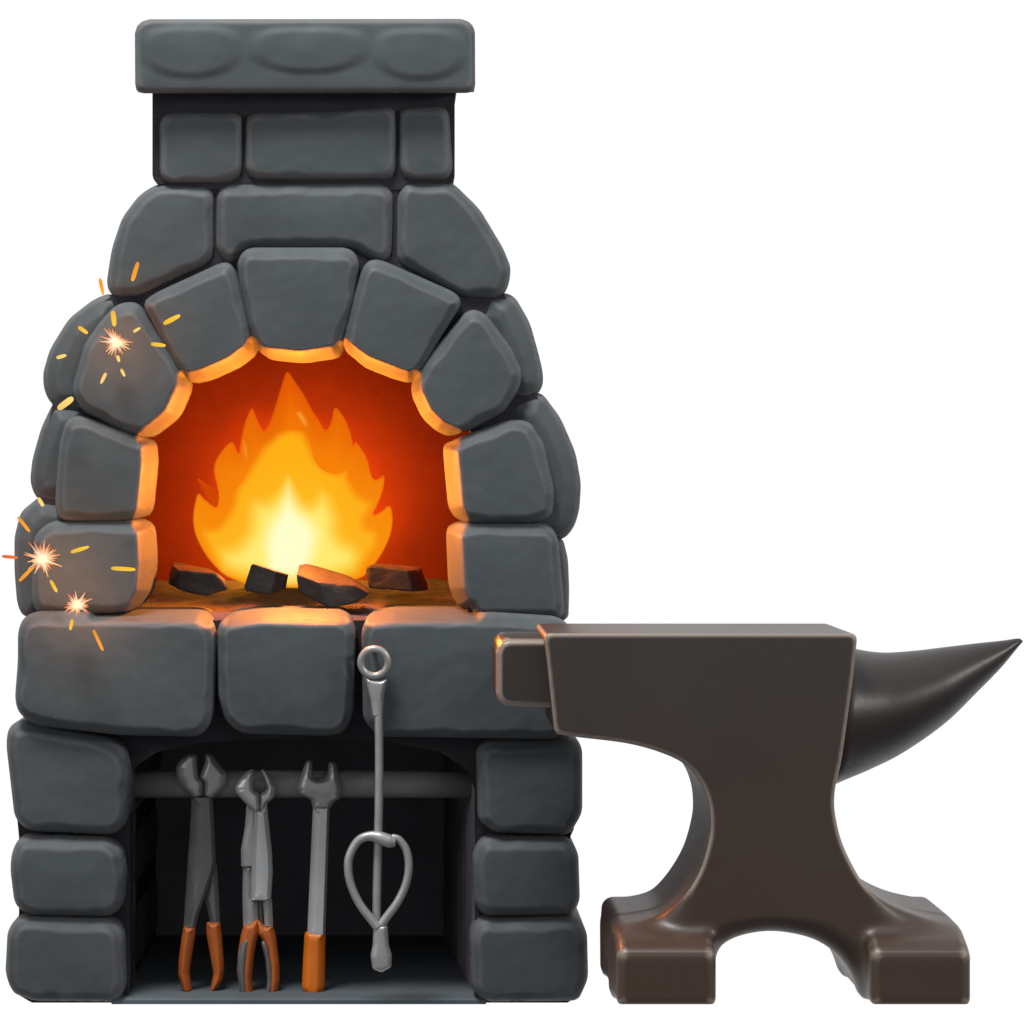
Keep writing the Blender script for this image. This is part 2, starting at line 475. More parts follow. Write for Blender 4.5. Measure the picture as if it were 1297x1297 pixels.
# mortar core with its two openings
FB = [(176, 786), (172, 680), (172, 560), (212, 500), (245, 478), (310, 446), (380, 432), (450, 446), (520, 476), (545, 505), (586, 560), (586, 680), (580, 786)]
RC = [(602, 1270), (602, 1000), (588, 972), (556, 952), (500, 941), (430, 936), (330, 936), (250, 941), (200, 952), (170, 972), (163, 1000), (163, 1270)]
core = [(205, 238), (565, 238), (600, 275), (632, 330), (634, 362), (666, 440), (674, 490), (700, 540), (722, 610), (720, 650), (704, 690), (706, 790), (716, 850), (716, 935), (727, 960), (727, 1050), (722, 1060), (724, 1160), (732, 1190), (730, 1262), (720, 1270)] + RC + [(40, 1270), (20, 1258), (16, 1190), (24, 1160), (24, 1060), (18, 1000), (18, 935), (34, 910), (30, 880), (34, 790), (30, 700), (50, 645), (50, 590), (66, 515), (66, 450), (96, 405), (146, 372), (160, 290)]
FB1 = [(379 + (x - 379) * 1.06, 790 + (y - 790) * 1.045) for x, y in FB]
plate('mortar_core', core, [FB1], .036, .10, M_MORTAR, forge)
FB2 = [(380 + (x - 380) * 1.24, 790 + (y - 790) * 1.2) for x, y in FB]
RC2 = core[core.index((730, 1262)):]
plate('rubble_core', core, [FB2], .104, .62, M_MORTAR, forge)

# firebox lining
def lining(name, P, y0, y1, sh, mat, parent, cx, cy, n=6):
    P = ccw(resample(P, 8)); m = len(P); V, F = [], []
    for k in range(n + 1):
        t = k / n; y = y0 + (y1 - y0) * t; s = 1 - sh * t * t
        for p in P: V.append(W(cx + (p[0] - cx) * s, cy + (p[1] - cy) * s, y, 0.0))
    for k in range(n):
        for i in range(m):
            j = (i + 1) % m
            F.append((k * m + i, k * m + j, (k + 1) * m + j, (k + 1) * m + i))
    F.append(tuple(n * m + i for i in range(m)))
    o = mesh(name, V, F, mat, parent)
    o.data.polygons[len(F) - 1].use_smooth = False
    return o
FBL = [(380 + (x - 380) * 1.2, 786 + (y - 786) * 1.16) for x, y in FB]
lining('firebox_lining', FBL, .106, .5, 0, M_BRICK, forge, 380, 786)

# ash bed
def ash_z(X, Y):
    x = X / K + VX
    z = .4895 + .030 * min(max((Y - .13) / .25, 0), 1)
    z -= .022 * min(max((.085 - Y) / .03, 0), 1)
    z += .022 * math.exp(-((x - 375) / 120) ** 2 - ((Y - .25) / .07) ** 2)
    z += .004 * noise.noise(Vector((X * 16, Y * 16, 3))) + .002 * noise.noise(Vector((X * 50, Y * 50, 8)))
    return z
V, F = [], []
nx, ny = 90, 90
for j in range(ny + 1):
    for i in range(nx + 1):
        X = (132 + 490 * i / nx - VX) * K; Y = .045 + .465 * j / ny
        V.append((X, Y, ash_z(X, Y) - (.02 if j == 0 else 0)))
for j in range(ny):
    for i in range(nx):
        a = j * (nx + 1) + i; F.append((a, a + 1, a + nx + 2, a + nx + 1))
ash = mesh('ash_bed', V, F, M_ASH, forge)

# tool recess
def recess():
    f = [(163.6, 1271), (163.6, 928), (601.4, 928), (601.4, 1271)]
    V = [W(x, y, .04) for x, y in f]
    bk = [(187, 1190), (187, 925), (562, 925), (562, 1190)]
    V += [W(x, y, .55) for x, y in bk]
    V[0] = (V[0][0], V[0][1], .0); V[3] = (V[3][0], V[3][1], .0); V[4] = (V[4][0], V[4][1], .0); V[7] = (V[7][0], V[7][1], .0)
    F = [(0, 1, 5, 4), (1, 2, 6, 5), (2, 3, 7, 6), (4, 5, 6, 7)]
    return mesh('tool_recess', V, F, M_RECESS, forge, smooth=False)
recess()
def slab_prof(d, N, X): return 4 * rnd(d, 4)
fl = [W(140, 1272, 0), W(616, 1272, 0)]
xa, xb = fl[0][0], fl[1][0]
V = [(xa, .012, -.002), (xb, .012, -.002), (xb, .6, -.002), (xa, .6, -.002), (xa, .012, .003), (xb, .012, .003), (xb, .016, .0055), (xb, .6, .0055), (xa, .6, .0055), (xa, .016, .0055)]
mesh('recess_floor', V, [(0, 1, 5, 4), (4, 5, 6, 9), (6, 7, 8, 9), (1, 2, 7, 6, 5), (0, 4, 9, 8, 3), (2, 3, 8, 7), (0, 3, 2, 1)], M_FLOOR, forge, smooth=False)
def hcyl(name, x0, x1, py, y, r, mat, parent):
    a = Vector(W(x0, py, y)); b = Vector(W(x1, py, y))
    return tube(name, [a, a.lerp(b, .33), a.lerp(b, .66), b], r, mat, parent, seg=28, spline=False)
hcyl('tool_rail', 150, 616, 993, .10, .0178, M_RAIL, forge)
# small iron peg in the sill that carries the hook tool
tube('peg', [W(474, 824, -.044), W(474, 824, -.02), W(474, 824, .03)], .003, M_DARKSTEEL, forge, seg=10, spline=False)

# ================================================================== FIRE
Z3 = lambda P: [(160 + x / 2.8196, 430 + y / 2.8196) for x, y in P]
OUTER = Z3([(300, 805), (265, 755), (238, 700), (229, 645), (236, 590), (249, 542), (270, 570), (298, 592), (318, 606), (325, 562), (316, 515), (304, 470), (312, 430), (340, 388), (373, 357), (385, 385), (397, 416), (404, 350), (420, 285), (445, 231), (458, 275), (473, 305), (490, 332), (512, 285), (535, 210), (553, 150), (569, 100), (600, 148), (630, 190), (660, 250), (688, 290), (710, 332), (730, 290), (740, 230), (770, 265), (793, 310), (806, 355), (809, 388), (815, 358), (840, 390), (862, 430), (870, 470), (880, 502), (903, 500), (921, 474), (922, 512), (910, 560), (892, 600), (876, 634), (910, 617), (943, 586), (953, 640), (945, 700), (920, 755), (888, 805), (850, 850), (760, 885), (600, 895), (440, 885), (350, 850)])
MID = Z3([(330, 830), (285, 770), (255, 700), (258, 655), (285, 668), (320, 660), (345, 620), (362, 600), (375, 530), (430, 450), (475, 375), (535, 322), (590, 303), (645, 320), (664, 365), (688, 420), (720, 450), (760, 462), (800, 440), (803, 490), (830, 540), (868, 565), (900, 560), (880, 620), (860, 660), (912, 680), (905, 745), (865, 795), (835, 845), (740, 885), (600, 895), (440, 885), (360, 850)])
INNER = Z3([(330, 850), (300, 790), (305, 720), (370, 715), (405, 670), (412, 590), (445, 535), (485, 550), (515, 530), (545, 480), (580, 445), (610, 490), (645, 560), (665, 525), (700, 500), (752, 545), (785, 630), (785, 690), (840, 715), (868, 780), (835, 850), (740, 885), (600, 895), (440, 885)])
CORE = Z3([(468, 870), (455, 740), (470, 660), (515, 590), (552, 510), (578, 462), (606, 515), (638, 580), (685, 625), (725, 690), (705, 780), (675, 870), (600, 890), (540, 890)])
SLIV = Z3([(246, 488), (285, 515), (322, 542), (330, 580), (318, 606), (290, 565)])

fire = empty('fire', (W(375, 740, .23)[0], .23, .515), 'blazing orange and yellow fire with pointed flame tongues in the stone arch', 'fire')
def flame(name, P, yf, T, R, ch, colf, sp=2.6):
    prof = lambda d, N, X: T * rnd(d, R)
    o, X = block(name, P, yf, None, prof, T, M_FLAME, fire, sp, ch, backprof=True)
    Pc = ccw(resample(chaikin(P, ch), sp))
    d, _ = dist(Pc, X)
    set_glow(o, colf(d, X)); return o
def mix(a, b, t): return a * (1 - t[:, None]) + b * t[:, None]
def sstep(a, b, x):
    t = np.clip((x - a) / (b - a), 0, 1); return t * t * (3 - 2 * t)
def col_outer(d, X):
    t = sstep(430, 735, X[:, 1] + 25 * n3(X, .012, 2))
    c = mix(srgb(226, 84, 3), srgb(251, 146, 14), t)
    c = mix(c, srgb(254, 134, 9), .5 * sstep(4, 34, d))
    return np.c_[c, .25 + .75 * sstep(0, 4, d)]
def col_mid(d, X):
    t = sstep(560, 720, X[:, 1])
    c = mix(srgb(255, 178, 22), srgb(255, 200, 45), t)
    side = sstep(0, 90, np.abs(X[:, 0] - 372)); c = mix(c, srgb(254, 168, 20), .6 * side)
    return np.c_[c, sstep(0, 16, d) * .97]
def col_inner(d, X):
    t = sstep(0, 40, d)
    c = mix(srgb(255, 214, 60), srgb(255, 238, 120), t)
    return np.c_[c, sstep(0, 30, d) * .95]
def col_core(d, X):
    c = mix(srgb(255, 245, 150), srgb(255, 255, 205), sstep(0, 30, d))
    return np.c_[c, sstep(0, 28, d)]
flame('flame_sliver', SLIV, .235, 6, 8, 1, lambda d, X: np.c_[np.tile(srgb(205, 70, 2), (len(X), 1)), np.full(len(X), .9)])
flame('outer_flame', OUTER, .18, 40, 60, 2, col_outer)
flame('middle_flame', MID, .165, 34, 60, 2, col_mid)
flame('inner_flame', INNER, .152, 30, 50, 2, col_inner)
flame('flame_core', CORE, .14, 26, 40, 2, col_core)
for P in ([(595, 255), (625, 248), (650, 285), (655, 315), (635, 318), (612, 290)], [(412, 340), (430, 365), (438, 400), (432, 440), (418, 430), (411, 385)]):
    flame('flame_wisp', Z3(P), .178, 8, 14, 2, lambda d, X: np.c_[np.tile(srgb(255, 182, 60), (len(X), 1)), sstep(0, 12, d) * .8], 2)

# ================================================================== COALS
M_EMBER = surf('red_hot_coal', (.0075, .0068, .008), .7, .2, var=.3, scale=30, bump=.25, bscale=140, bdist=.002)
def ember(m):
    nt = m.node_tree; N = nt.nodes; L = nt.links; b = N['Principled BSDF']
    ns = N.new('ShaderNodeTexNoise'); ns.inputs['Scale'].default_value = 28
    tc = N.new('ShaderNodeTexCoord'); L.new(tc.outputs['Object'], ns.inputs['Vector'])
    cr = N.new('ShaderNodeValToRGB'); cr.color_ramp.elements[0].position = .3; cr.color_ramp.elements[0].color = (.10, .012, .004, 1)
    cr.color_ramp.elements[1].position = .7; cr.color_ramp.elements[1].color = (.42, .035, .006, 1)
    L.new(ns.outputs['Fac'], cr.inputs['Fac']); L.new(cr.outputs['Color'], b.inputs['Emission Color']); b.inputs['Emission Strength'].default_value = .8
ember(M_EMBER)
def coal(name, front, depth, y, label, skew=(0, 0), ember=True, seed=0):
    """chunk of charcoal: irregular prism with knocked-off corners"""
    n = len(front)
    V = [Vector(W(px, py, y + dy)) for px, py, dy in front]
    c = sum(V, Vector()) / n
    B = []
    for i, v in enumerate(V):
        w = Vector((c.x + (v.x - c.x) * .86 + skew[0], v.y + depth, c.z + (v.z - c.z) * .9 + skew[1]))
        B.append(w)
    import bmesh
    bm = bmesh.new()
    vs = [bm.verts.new(v) for v in V + B]
    hull = bmesh.ops.convex_hull(bm, input=vs)
    junk = [g for g in set(hull['geom_interior']) | set(hull['geom_unused']) if isinstance(g, bmesh.types.BMVert)]
    if junk: bmesh.ops.delete(bm, geom=junk, context='VERTS')
    bmesh.ops.bevel(bm, geom=list(bm.edges), offset=.0025, segments=2, affect='EDGES', profile=.6, clamp_overlap=True)
    bmesh.ops.subdivide_edges(bm, edges=[e for e in bm.edges if e.calc_length() > .012], cuts=3, use_grid_fill=True)
    bmesh.ops.triangulate(bm, faces=list(bm.faces))
    bm.normal_update()
    for v in bm.verts:
        v.co += v.normal * (.0009 * noise.noise(v.co * 45 + Vector((seed, 0, 0))) + .0004 * noise.noise(v.co * 120))
    lo = min(v.co.z for v in bm.verts); hi = max(v.co.z for v in bm.verts)
    bm.normal_update()
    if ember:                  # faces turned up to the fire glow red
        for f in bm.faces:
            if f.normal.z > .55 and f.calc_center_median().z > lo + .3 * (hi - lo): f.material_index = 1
    o_c = Vector((c.x, y + depth / 2, lo))
    for v in bm.verts: v.co -= o_c
    me = bpy.data.meshes.new(name); bm.to_mesh(me); bm.free()
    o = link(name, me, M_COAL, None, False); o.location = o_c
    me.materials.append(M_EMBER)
    tag(o, label, 'coal', 'lumps of coal in front of the fire'); return o
coal('coal', [(226, 722, -.004), (274, 726, -.006), (286, 734, .004), (290, 747, .0), (262, 756, -.006), (226, 747, -.004), (213, 740, .012), (219, 716, .016)], .042, .108, 'leftmost coal, long grey lump with glowing red top at the left of the fire', (-.008, .006), seed=1)
coal('coal', [(318, 715, .0), (322, 714, .0), (351, 724, -.006), (365, 728, .01), (362, 746, .01), (342, 753, -.006), (311, 749, 0), (309, 743, 0)], .04, .10, 'small square black coal between the two long lumps, nearest the white flame', (.002, -.001), False, seed=2)
coal('coal', [(375, 727, .0), (386, 724, .006), (404, 738, -.012), (450, 742, .0), (469, 752, .008), (452, 764, -.006), (417, 771, -.014), (378, 750, -.0)], .045, .098, 'wedge shaped grey coal with a red top, right of the small black one', (-.004, .012), seed=3)
coal('coal', [(466, 716, .0), (518, 722, -.004), (523, 750, -.004), (466, 745, .0), (530, 722, .022), (543, 748, .026), (463, 722, .02)], .034, .15, 'rightmost coal, wide black lump with reddish edges at the right of the fire', (.006, .004), seed=4)

# ================================================================== TOOLS
Z6 = lambda P: [(210 + x / 3.704, 930 + y / 3.704) for x, y in P]
def round_prof(r, l, rr, H, crest):
    def f(d, N, X):
        w = 3 + l * np.maximum(0, -N[:, 0]) ** 2 + rr * np.maximum(0, N[:, 0]) ** 2
        return .6 * H * rnd(d, r) + .4 * H * sst(d / w) + crest * (1 - np.exp(-d / 10))
    return f
def tool_prof(l=0, rr=0, H=6, crest=0):
    def f(d, N, X):
        w = 2.2 + l * np.maximum(0, -N[:, 0]) ** 2 + rr * np.maximum(0, N[:, 0]) ** 2
        return H * np.clip(d / w, 0, 1) ** .85 + crest * (1 - np.exp(-np.maximum(d - w, 0) / 10))
    return f
def crest_line(P, l, rr):
    N = smoothed_normals(P)
    w = 2.2 + l * np.maximum(0, -N[:, 0]) ** 2 + rr * np.maximum(0, N[:, 0]) ** 2
    return P - N * w[:, None], w
def part(name, P, y, th, mat, parent, H=6, r=2.5, l=3, rr=1, crest=0, ch=1, sp=1.6, label=None):
    soft = name in ('jaw', 'grip', 'grip_pad', 'paddle', 'neck')
    pf = round_prof(r + 2, l, rr, H, crest) if soft else tool_prof(l, rr, H, crest)
    o = block(name, P, y, y + th * K, pf, H + crest, mat, parent, sp, 2 if soft else ch, yref=.065, csp=8 if name == 'jaw' else 7 if soft else 5,
              extra=None if soft else (lambda P: crest_line(P, l, rr)))
    if not soft: o.data.set_sharp_from_angle(angle=math.radians(46 if name == 'jaw' else 26))
    if label: o['label'] = label
    return o
TY = .058
# big cutters
t1 = empty('long_nose_cutters', W(252, 1264, .07), 'dark grey cutters with gaping jaws and burnt orange grips, leftmost tool leaning on the rail', 'cutters', 'tools in the recess')
part('jaw', Z6([(100, 94), (143, 94), (146, 150), (152, 205), (175, 226), (173, 292), (130, 302), (75, 255), (45, 203), (47, 150), (68, 120)]), TY, 16, M_JAW, t1, 9, 4, 14, 3, 3)
part('jaw', Z6([(183, 89), (212, 98), (242, 135), (287, 190), (281, 242), (245, 282), (215, 306), (174, 294), (178, 226), (155, 207), (166, 175), (183, 130)]), TY + .002, 16, M_JAW, t1, 9, 4, 5, 8, 3)
part('handle', Z6([(120, 290), (218, 292), (225, 420), (233, 600), (226, 640), (182, 770), (152, 850), (136, 920), (81, 920), (95, 700), (112, 450)]), TY + .004, 13, M_DARKSTEEL, t1, 7, 3, 9, 2, 2)
part('handle', Z6([(200, 640), (236, 610), (246, 760), (252, 905), (210, 905), (178, 780)]), TY + .014, 9, M_DARKSTEEL, t1, 6, 3, 4, 3)
part('grip', Z6([(82, 903), (137, 905), (136, 950), (119, 1050), (109, 1120), (119, 1205), (101, 1227), (77, 1207), (57, 1130), (59, 1060), (71, 970)]), TY, 17, M_RUSTO, t1, 8, 5, 3, 8, 2, 2)
part('grip', Z6([(187, 888), (252, 887), (262, 980), (271, 1110), (263, 1162), (226, 1214), (204, 1214), (221, 1130), (204, 1030), (189, 950)]), TY + .006, 17, M_RUSTO, t1, 8, 5, 8, 3, 2, 2)
# pliers
t2 = empty('pliers', W(329, 1264, .07), 'light grey pliers with closed rounded jaws and two toned orange and grey grips', 'pliers', 'tools in the recess')
part('jaw', Z6([(385, 172), (415, 166), (406, 215), (408, 262), (438, 284), (441, 357), (415, 364), (375, 327), (328, 277), (323, 245), (350, 203)]), TY - .002, 16, M_STEEL, t2, 8, 3, 12, 2, 2)
part('jaw', Z6([(445, 164), (465, 169), (495, 210), (516, 250), (511, 297), (470, 330), (442, 362), (441, 284), (471, 265), (475, 248), (462, 205)]), TY - .001, 16, M_STEEL, t2, 8, 3, 2, 6, 2)
part('pivot_plate', Z6([(414, 352), (444, 358), (474, 322), (481, 400), (498, 560), (501, 650), (493, 772), (478, 784), (442, 782), (400, 782), (402, 640), (406, 500)]), TY, 12, M_STEEL, t2, 6, 2.5, 4, 3, 2)
part('pivot_plate', Z6([(378, 326), (420, 356), (420, 622), (386, 628), (352, 627), (352, 540), (371, 430)]), TY + .008, 11, M_MIDSTEEL, t2, 5, 2.5, 5, 1)
part('handle', Z6([(361, 622), (408, 622), (412, 780), (430, 785), (434, 900), (362, 912), (358, 760)]), TY + .009, 10, M_MIDSTEEL, t2, 5, 3, 4, 5)
part('handle', Z6([(455, 775), (497, 772), (503, 912), (464, 905)]), TY + .005, 11, M_MIDSTEEL, t2, 5, 3, 5, 3)
part('rivet', Z6([(428, 778), (460, 778), (464, 905), (432, 900)]), TY + .013, 8, M_DARKSTEEL, t2, 4, 2, 2, 2)
gl = part('grip', Z6([(365, 897), (400, 890), (432, 866), (436, 930), (424, 980), (412, 1050), (402, 1150), (407, 1220), (386, 1237), (349, 1217), (333, 1120), (338, 1030), (350, 950)]), TY, 16, M_RUSTO, t2, 8, 4, 4, 4, 1, 2)
part('grip_pad', Z6([(347, 1000), (362, 965), (392, 950), (384, 1040), (378, 1130), (384, 1215), (372, 1228), (350, 1214), (336, 1120), (338, 1040)]), TY - .002, 10, M_DARKSTEEL, gl, 5, 4, 5, 2, 0, 2)
gr = part('grip', Z6([(428, 868), (464, 905), (500, 893), (516, 960), (531, 1080), (533, 1160), (521, 1226), (496, 1237), (471, 1216), (482, 1100), (470, 1010), (446, 955), (428, 940)]), TY + .001, 16, M_RUSTO, t2, 8, 4, 4, 4, 1, 2)
part('grip_pad', Z6([(447, 975), (462, 965), (482, 1000), (496, 1070), (502, 1140), (500, 1205), (486, 1218), (470, 1214), (476, 1150), (468, 1060)]), TY - .001, 10, M_DARKSTEEL, gr, 5, 4, 3, 2, 0, 2)
# wrench
t3 = empty('open_wrench', W(398, 1264, .07), 'open ended wrench with dark forked head, flat grey shaft and bright orange grip', 'wrench', 'tools in the recess')
part('jaw', Z6([(660, 124), (685, 121), (691, 200), (705, 214), (722, 217), (748, 206), (757, 192), (766, 129), (796, 135), (816, 200), (829, 258), (821, 302), (790, 320), (772, 352), (688, 352), (680, 310), (625, 285), (613, 250), (629, 200)]), TY, 15, M_JAW, t3, 9, 4, 9, 6, 3)
part('shaft', Z6([(690, 340), (769, 340), (748, 945), (663, 945)]), TY + .002, 11, M_STEEL, t3, 8, 1.5, 8, 1)
part('grip', Z6([(650, 940), (662, 927), (738, 929), (749, 940), (746, 1190), (729, 1227), (690, 1238), (655, 1222), (638, 1190), (644, 1050)]), TY - .002, 20, M_ORANGE, t3, 11, 9, 5, 8, 1, 1)
# hook tool hanging from the peg
Z7 = lambda P: [(400 + x / 2.818, 800 + y / 2.818) for x, y in P]
HY = -.036
t4 = empty('hanging_hook_tool', W(474, 838, HY), 'long thin grey hook tool with ring and teardrop loop, hanging from the sill', 'hook tool', 'tools in the recess')
ring = [W(474 + 17 * math.cos(a), 839 + 17 * math.sin(a), HY - .003 + .003 * math.sin(a)) for a in np.linspace(0, 2 * math.pi, 16, endpoint=False)]
tube('ring', ring, .0046, M_MIDSTEEL, t4, closed=True)
part('neck', Z7([(178, 142), (200, 152), (230, 156), (259, 148), (246, 210), (241, 285), (206, 285), (198, 225)]), HY - .006, 9, M_MIDSTEEL, t4, 5, 3, 5, 3, 1)
tube('rod', [W(*Z7([p])[0], HY) for p in ((224, 250), (226, 400), (226, 560), (223, 720), (219, 880), (216, 1040))], .0054, M_MIDSTEEL, t4)
loopL = [(285, 750), (262, 748), (228, 736), (190, 730), (150, 748), (121, 800), (116, 850), (126, 905), (155, 970), (200, 1030), (222, 1055)]
tube('loop', [W(*Z7([p])[0], HY - .008) for p in loopL], [.0062, .0085, .0082, .006, .0055, .0055, .0055, .0053, .0052, .0055, .006], M_MIDSTEEL, t4)
loopR = [(270, 735), (296, 742), (322, 778), (332, 835), (322, 900), (292, 965), (252, 1020), (228, 1055)]
tube('loop', [W(*Z7([p])[0], HY - .006) for p in loopR], [.0045, .0048, .005, .0052, .0052, .0052, .0055, .006], M_MIDSTEEL, t4)
part('paddle', Z7([(208, 1002), (258, 1004), (262, 1075), (273, 1112), (271, 1150), (236, 1169), (205, 1156), (198, 1112), (206, 1075)]), HY - .014, 14, M_MIDSTEEL, t4, 6, 4, 5, 3, 1, 2)

# ================================================================== ANVIL
AY = -.32; AS = 1 + AY / D
anvil = empty('anvil', (W(1000, 1272, AY)[0], AY + .135, W(1000, 1272, AY)[2]), 'heavy dark brown iron anvil with pointed horn in front of the forge', 'anvil')
def cat(P):
    P = [np.array(p, float) for p in P]; out = []
    for i in range(len(P) - 1):
        p0, p1, p2, p3 = P[max(i - 1, 0)], P[i], P[i + 1], P[min(i + 2, len(P) - 1)]
        for s in range(6):
            t = s / 6
            out.append(.5 * (2 * p1 + (p2 - p0) * t + (2 * p0 - 5 * p1 + 4 * p2 - p3) * t * t + (3 * p1 - p0 - 3 * p2 + p3) * t ** 3))
    out.append(P[-1]); return out
AP = [(690, 806), (694, 803), (1085, 803), (1089, 808)] + cat([(1084.5, 854), (1070, 958), (1062, 995), (1060, 1026), (1069, 1068), (1088, 1108), (1103, 1128), (1128, 1147), (1158, 1161), (1190, 1173), (1214, 1187), (1225, 1203)]) + [(1225, 1266), (1220, 1272), (1104, 1272)] \
   + cat([(1099, 1268), (1082, 1236), (1062, 1212), (1030, 1194), (983, 1186), (942, 1192), (917, 1206), (905, 1228)]) + [(904, 1266), (899, 1272), (785, 1272), (780, 1266)] \
   + cat([(779, 1203), (788, 1188), (812, 1176), (844, 1161), (870, 1136), (889, 1104), (900, 1066), (902, 1040), (898, 1014), (887, 990), (866, 968), (832, 953), (792, 943), (735, 936), (706, 932)]) + [(703, 928)]
BP = [(100, 803), (272, 803), (272, 1100), (274, 1160), (286, 1182), (303, 1198), (306, 1203), (306, 1272), (216, 1272), (206, 1252), (180, 1236), (145, 1231), (110, 1236), (84, 1252), (74, 1272), (-30, 1272), (-30, 1207), (-26, 1199), (-8, 1190), (18, 1182), (60, 1172), (100, 1168)]
def smooth_closed(P, n): return chaikin(P, n, sp=8)
def sdf2(P, X):
    d, _ = dist(P, X); return np.where(inside(P, X), -d, d)
def surface_nets(D3, org, sp):
    sgn = D3 < 0
    nx, ny, nz = D3.shape
    cell = np.zeros((nx - 1, ny - 1, nz - 1), np.int16)
    for a in (0, 1):
        for b in (0, 1):
            for c in (0, 1):
                cell += sgn[a:nx - 1 + a, b:ny - 1 + b, c:nz - 1 + c]
    act = (cell > 0) & (cell < 8)
    I = np.argwhere(act); idx = -np.ones(act.shape, np.int64); idx[act] = np.arange(len(I))
    S = np.zeros((len(I), 3)); C = np.zeros(len(I))
    cor = [(a, b, c) for a in (0, 1) for b in (0, 1) for c in (0, 1)]
    for p in cor:
        for ax in range(3):
            if p[ax]: continue
            q = list(p); q[ax] = 1
            d0 = D3[I[:, 0] + p[0], I[:, 1] + p[1], I[:, 2] + p[2]]; d1 = D3[I[:, 0] + q[0], I[:, 1] + q[1], I[:, 2] + q[2]]
            m = (d0 < 0) != (d1 < 0)
            t = np.where(m, d0 / np.where(m, d0 - d1, 1), 0)
            P = np.tile(np.array(p, float), (len(I), 1)); P[:, ax] = t
            S[m] += P[m]; C[m] += 1
    V = (I + S / C[:, None]) * sp + org
    F = []
    for ax in range(3):
        o1, o2 = [(1, 2), (2, 0), (0, 1)][ax]
        sl0 = [slice(None)] * 3; sl1 = [slice(None)] * 3
        sl0[ax] = slice(0, -1); sl1[ax] = slice(1, None)
        a = sgn[tuple(sl0)]; b = sgn[tuple(sl1)]
        E = np.argwhere(a != b)
        E = E[(E[:, o1] > 0) & (E[:, o2] > 0) & (E[:, o1] < D3.shape[o1] - 1) & (E[:, o2] < D3.shape[o2] - 1)]
        flip = a[E[:, 0], E[:, 1], E[:, 2]]
        def at(d1, d2):
            Q = E.copy(); Q[:, o1] -= d1; Q[:, o2] -= d2; return idx[Q[:, 0], Q[:, 1], Q[:, 2]]
        q = np.c_[at(1, 1), at(0, 1), at(0, 0), at(1, 0)]
        q[~flip] = q[~flip][:, ::-1]
        F.append(q)
    return V, np.vstack(F)
sp = 2.6
ax_ = np.arange(672, 1245, sp); ay_ = np.arange(-48, 322, sp); az_ = np.arange(788, 1290, sp)
PA = resample(smooth_closed(AP, 2), 6); PB = resample(smooth_closed(BP, 2), 6)
GA = np.array(np.meshgrid(ax_, az_, indexing='ij')).reshape(2, -1).T
DA = sdf2(PA, GA).reshape(len(ax_), len(az_))
GB = np.array(np.meshgrid(ay_, az_, indexing='ij')).reshape(2, -1).T
DB = sdf2(PB, GB).reshape(len(ay_), len(az_))
a3 = DA[:, None, :]; b3 = DB[None, :, :]
def smax(a, b, R):
    u = np.maximum(a + R, 0); v = np.maximum(b + R, 0)
    return np.minimum(np.maximum(a, b), -R) + np.sqrt(u * u + v * v)
def smin(a, b, k):
    h = np.clip(.5 + .5 * (b - a) / k, 0, 1); return b * (1 - h) + a * h - k * h * (1 - h)
# waist and table: plain front, edges rounder towards the arch between the feet
zz = az_[None, None, :]; xx = ax_[:, None, None]; yy = ay_[None, :, None]
Rz = 4.5 + 26 * sst((zz - 1120) / 60)
bw = np.maximum(18 - yy, yy - 272) + 0 * zz
D3 = smax(a3, bw, Rz)
for (x0, x1) in ((779, 905), (1098.5, 1225.5)):
    bx = np.abs(xx - (x0 + x1) / 2) - (x1 - x0) / 2 + 0 * zz
    fx = smax(bx, 1172 - zz, 16.0)
    fx = smax(fx, zz - 1272, 3.0)
    D3 = smin(D3, smax(fx, b3, 13.0), 16.0)
VV, FF = surface_nets(D3, np.array([ax_[0], ay_[0], az_[0]]), sp)
verts = [((p[0] - VX) * K * AS, AY + p[1] * K * AS, ZC + (VY - p[2]) * K * AS) for p in VV]
body = mesh('body', verts, [tuple(map(int, f)) for f in FF], M_ANVIL, anvil)
import bmesh
bm = bmesh.new(); bm.from_mesh(body.data); bmesh.ops.recalc_face_normals(bm, faces=list(bm.faces)); bm.to_mesh(body.data); bm.free()
# heel
def heel_prof(d, N, X): return 8 * rnd(d, 8)
block('heel', [(629, 822), (638, 810), (720, 810), (720, 898), (638, 895), (629, 885)], AY + .05, AY + .225, heel_prof, 8, M_ANVIL, anvil, 2.5, 1)
# underside lip at the left of the body
# horn
UP = [(1060, 815), (1090, 823), (1121, 826.5), (1160, 824), (1194, 820), (1235, 815), (1272, 811), (1290, 808.5), (1295, 811)]
LO = [(1040, 1000), (1061.6, 990), (1100, 974), (1142, 953), (1194, 917), (1236, 877), (1267, 846), (1289, 820), (1295.5, 813)]
def lerp_path(P, n):
    P = np.array(P, float); L = np.r_[0, np.cumsum(np.hypot(*np.diff(P, axis=0).T))]; L /= L[-1]
    t = np.linspace(0, 1, n); return np.c_[np.interp(t, L, P[:, 0]), np.interp(t, L, P[:, 1])]
def cat(P):
    P = [np.array(p, float) for p in P]; out = []
    for i in range(len(P) - 1):
        p0, p1, p2, p3 = P[max(i - 1, 0)], P[i], P[i + 1], P[min(i + 2, len(P) - 1)]
        for s in range(6):
            t = s / 6
            out.append(.5 * (2 * p1 + (p2 - p0) * t + (2 * p0 - 5 * p1 + 4 * p2 - p3) * t * t + (3 * p1 - p0 - 3 * p2 + p3) * t ** 3))
    out.append(P[-1]); return out
n = 60; HYC = AY + .135
U = lerp_path(cat(UP), n); Lo = lerp_path(cat(LO), n)
V, F = [], []; seg = 40
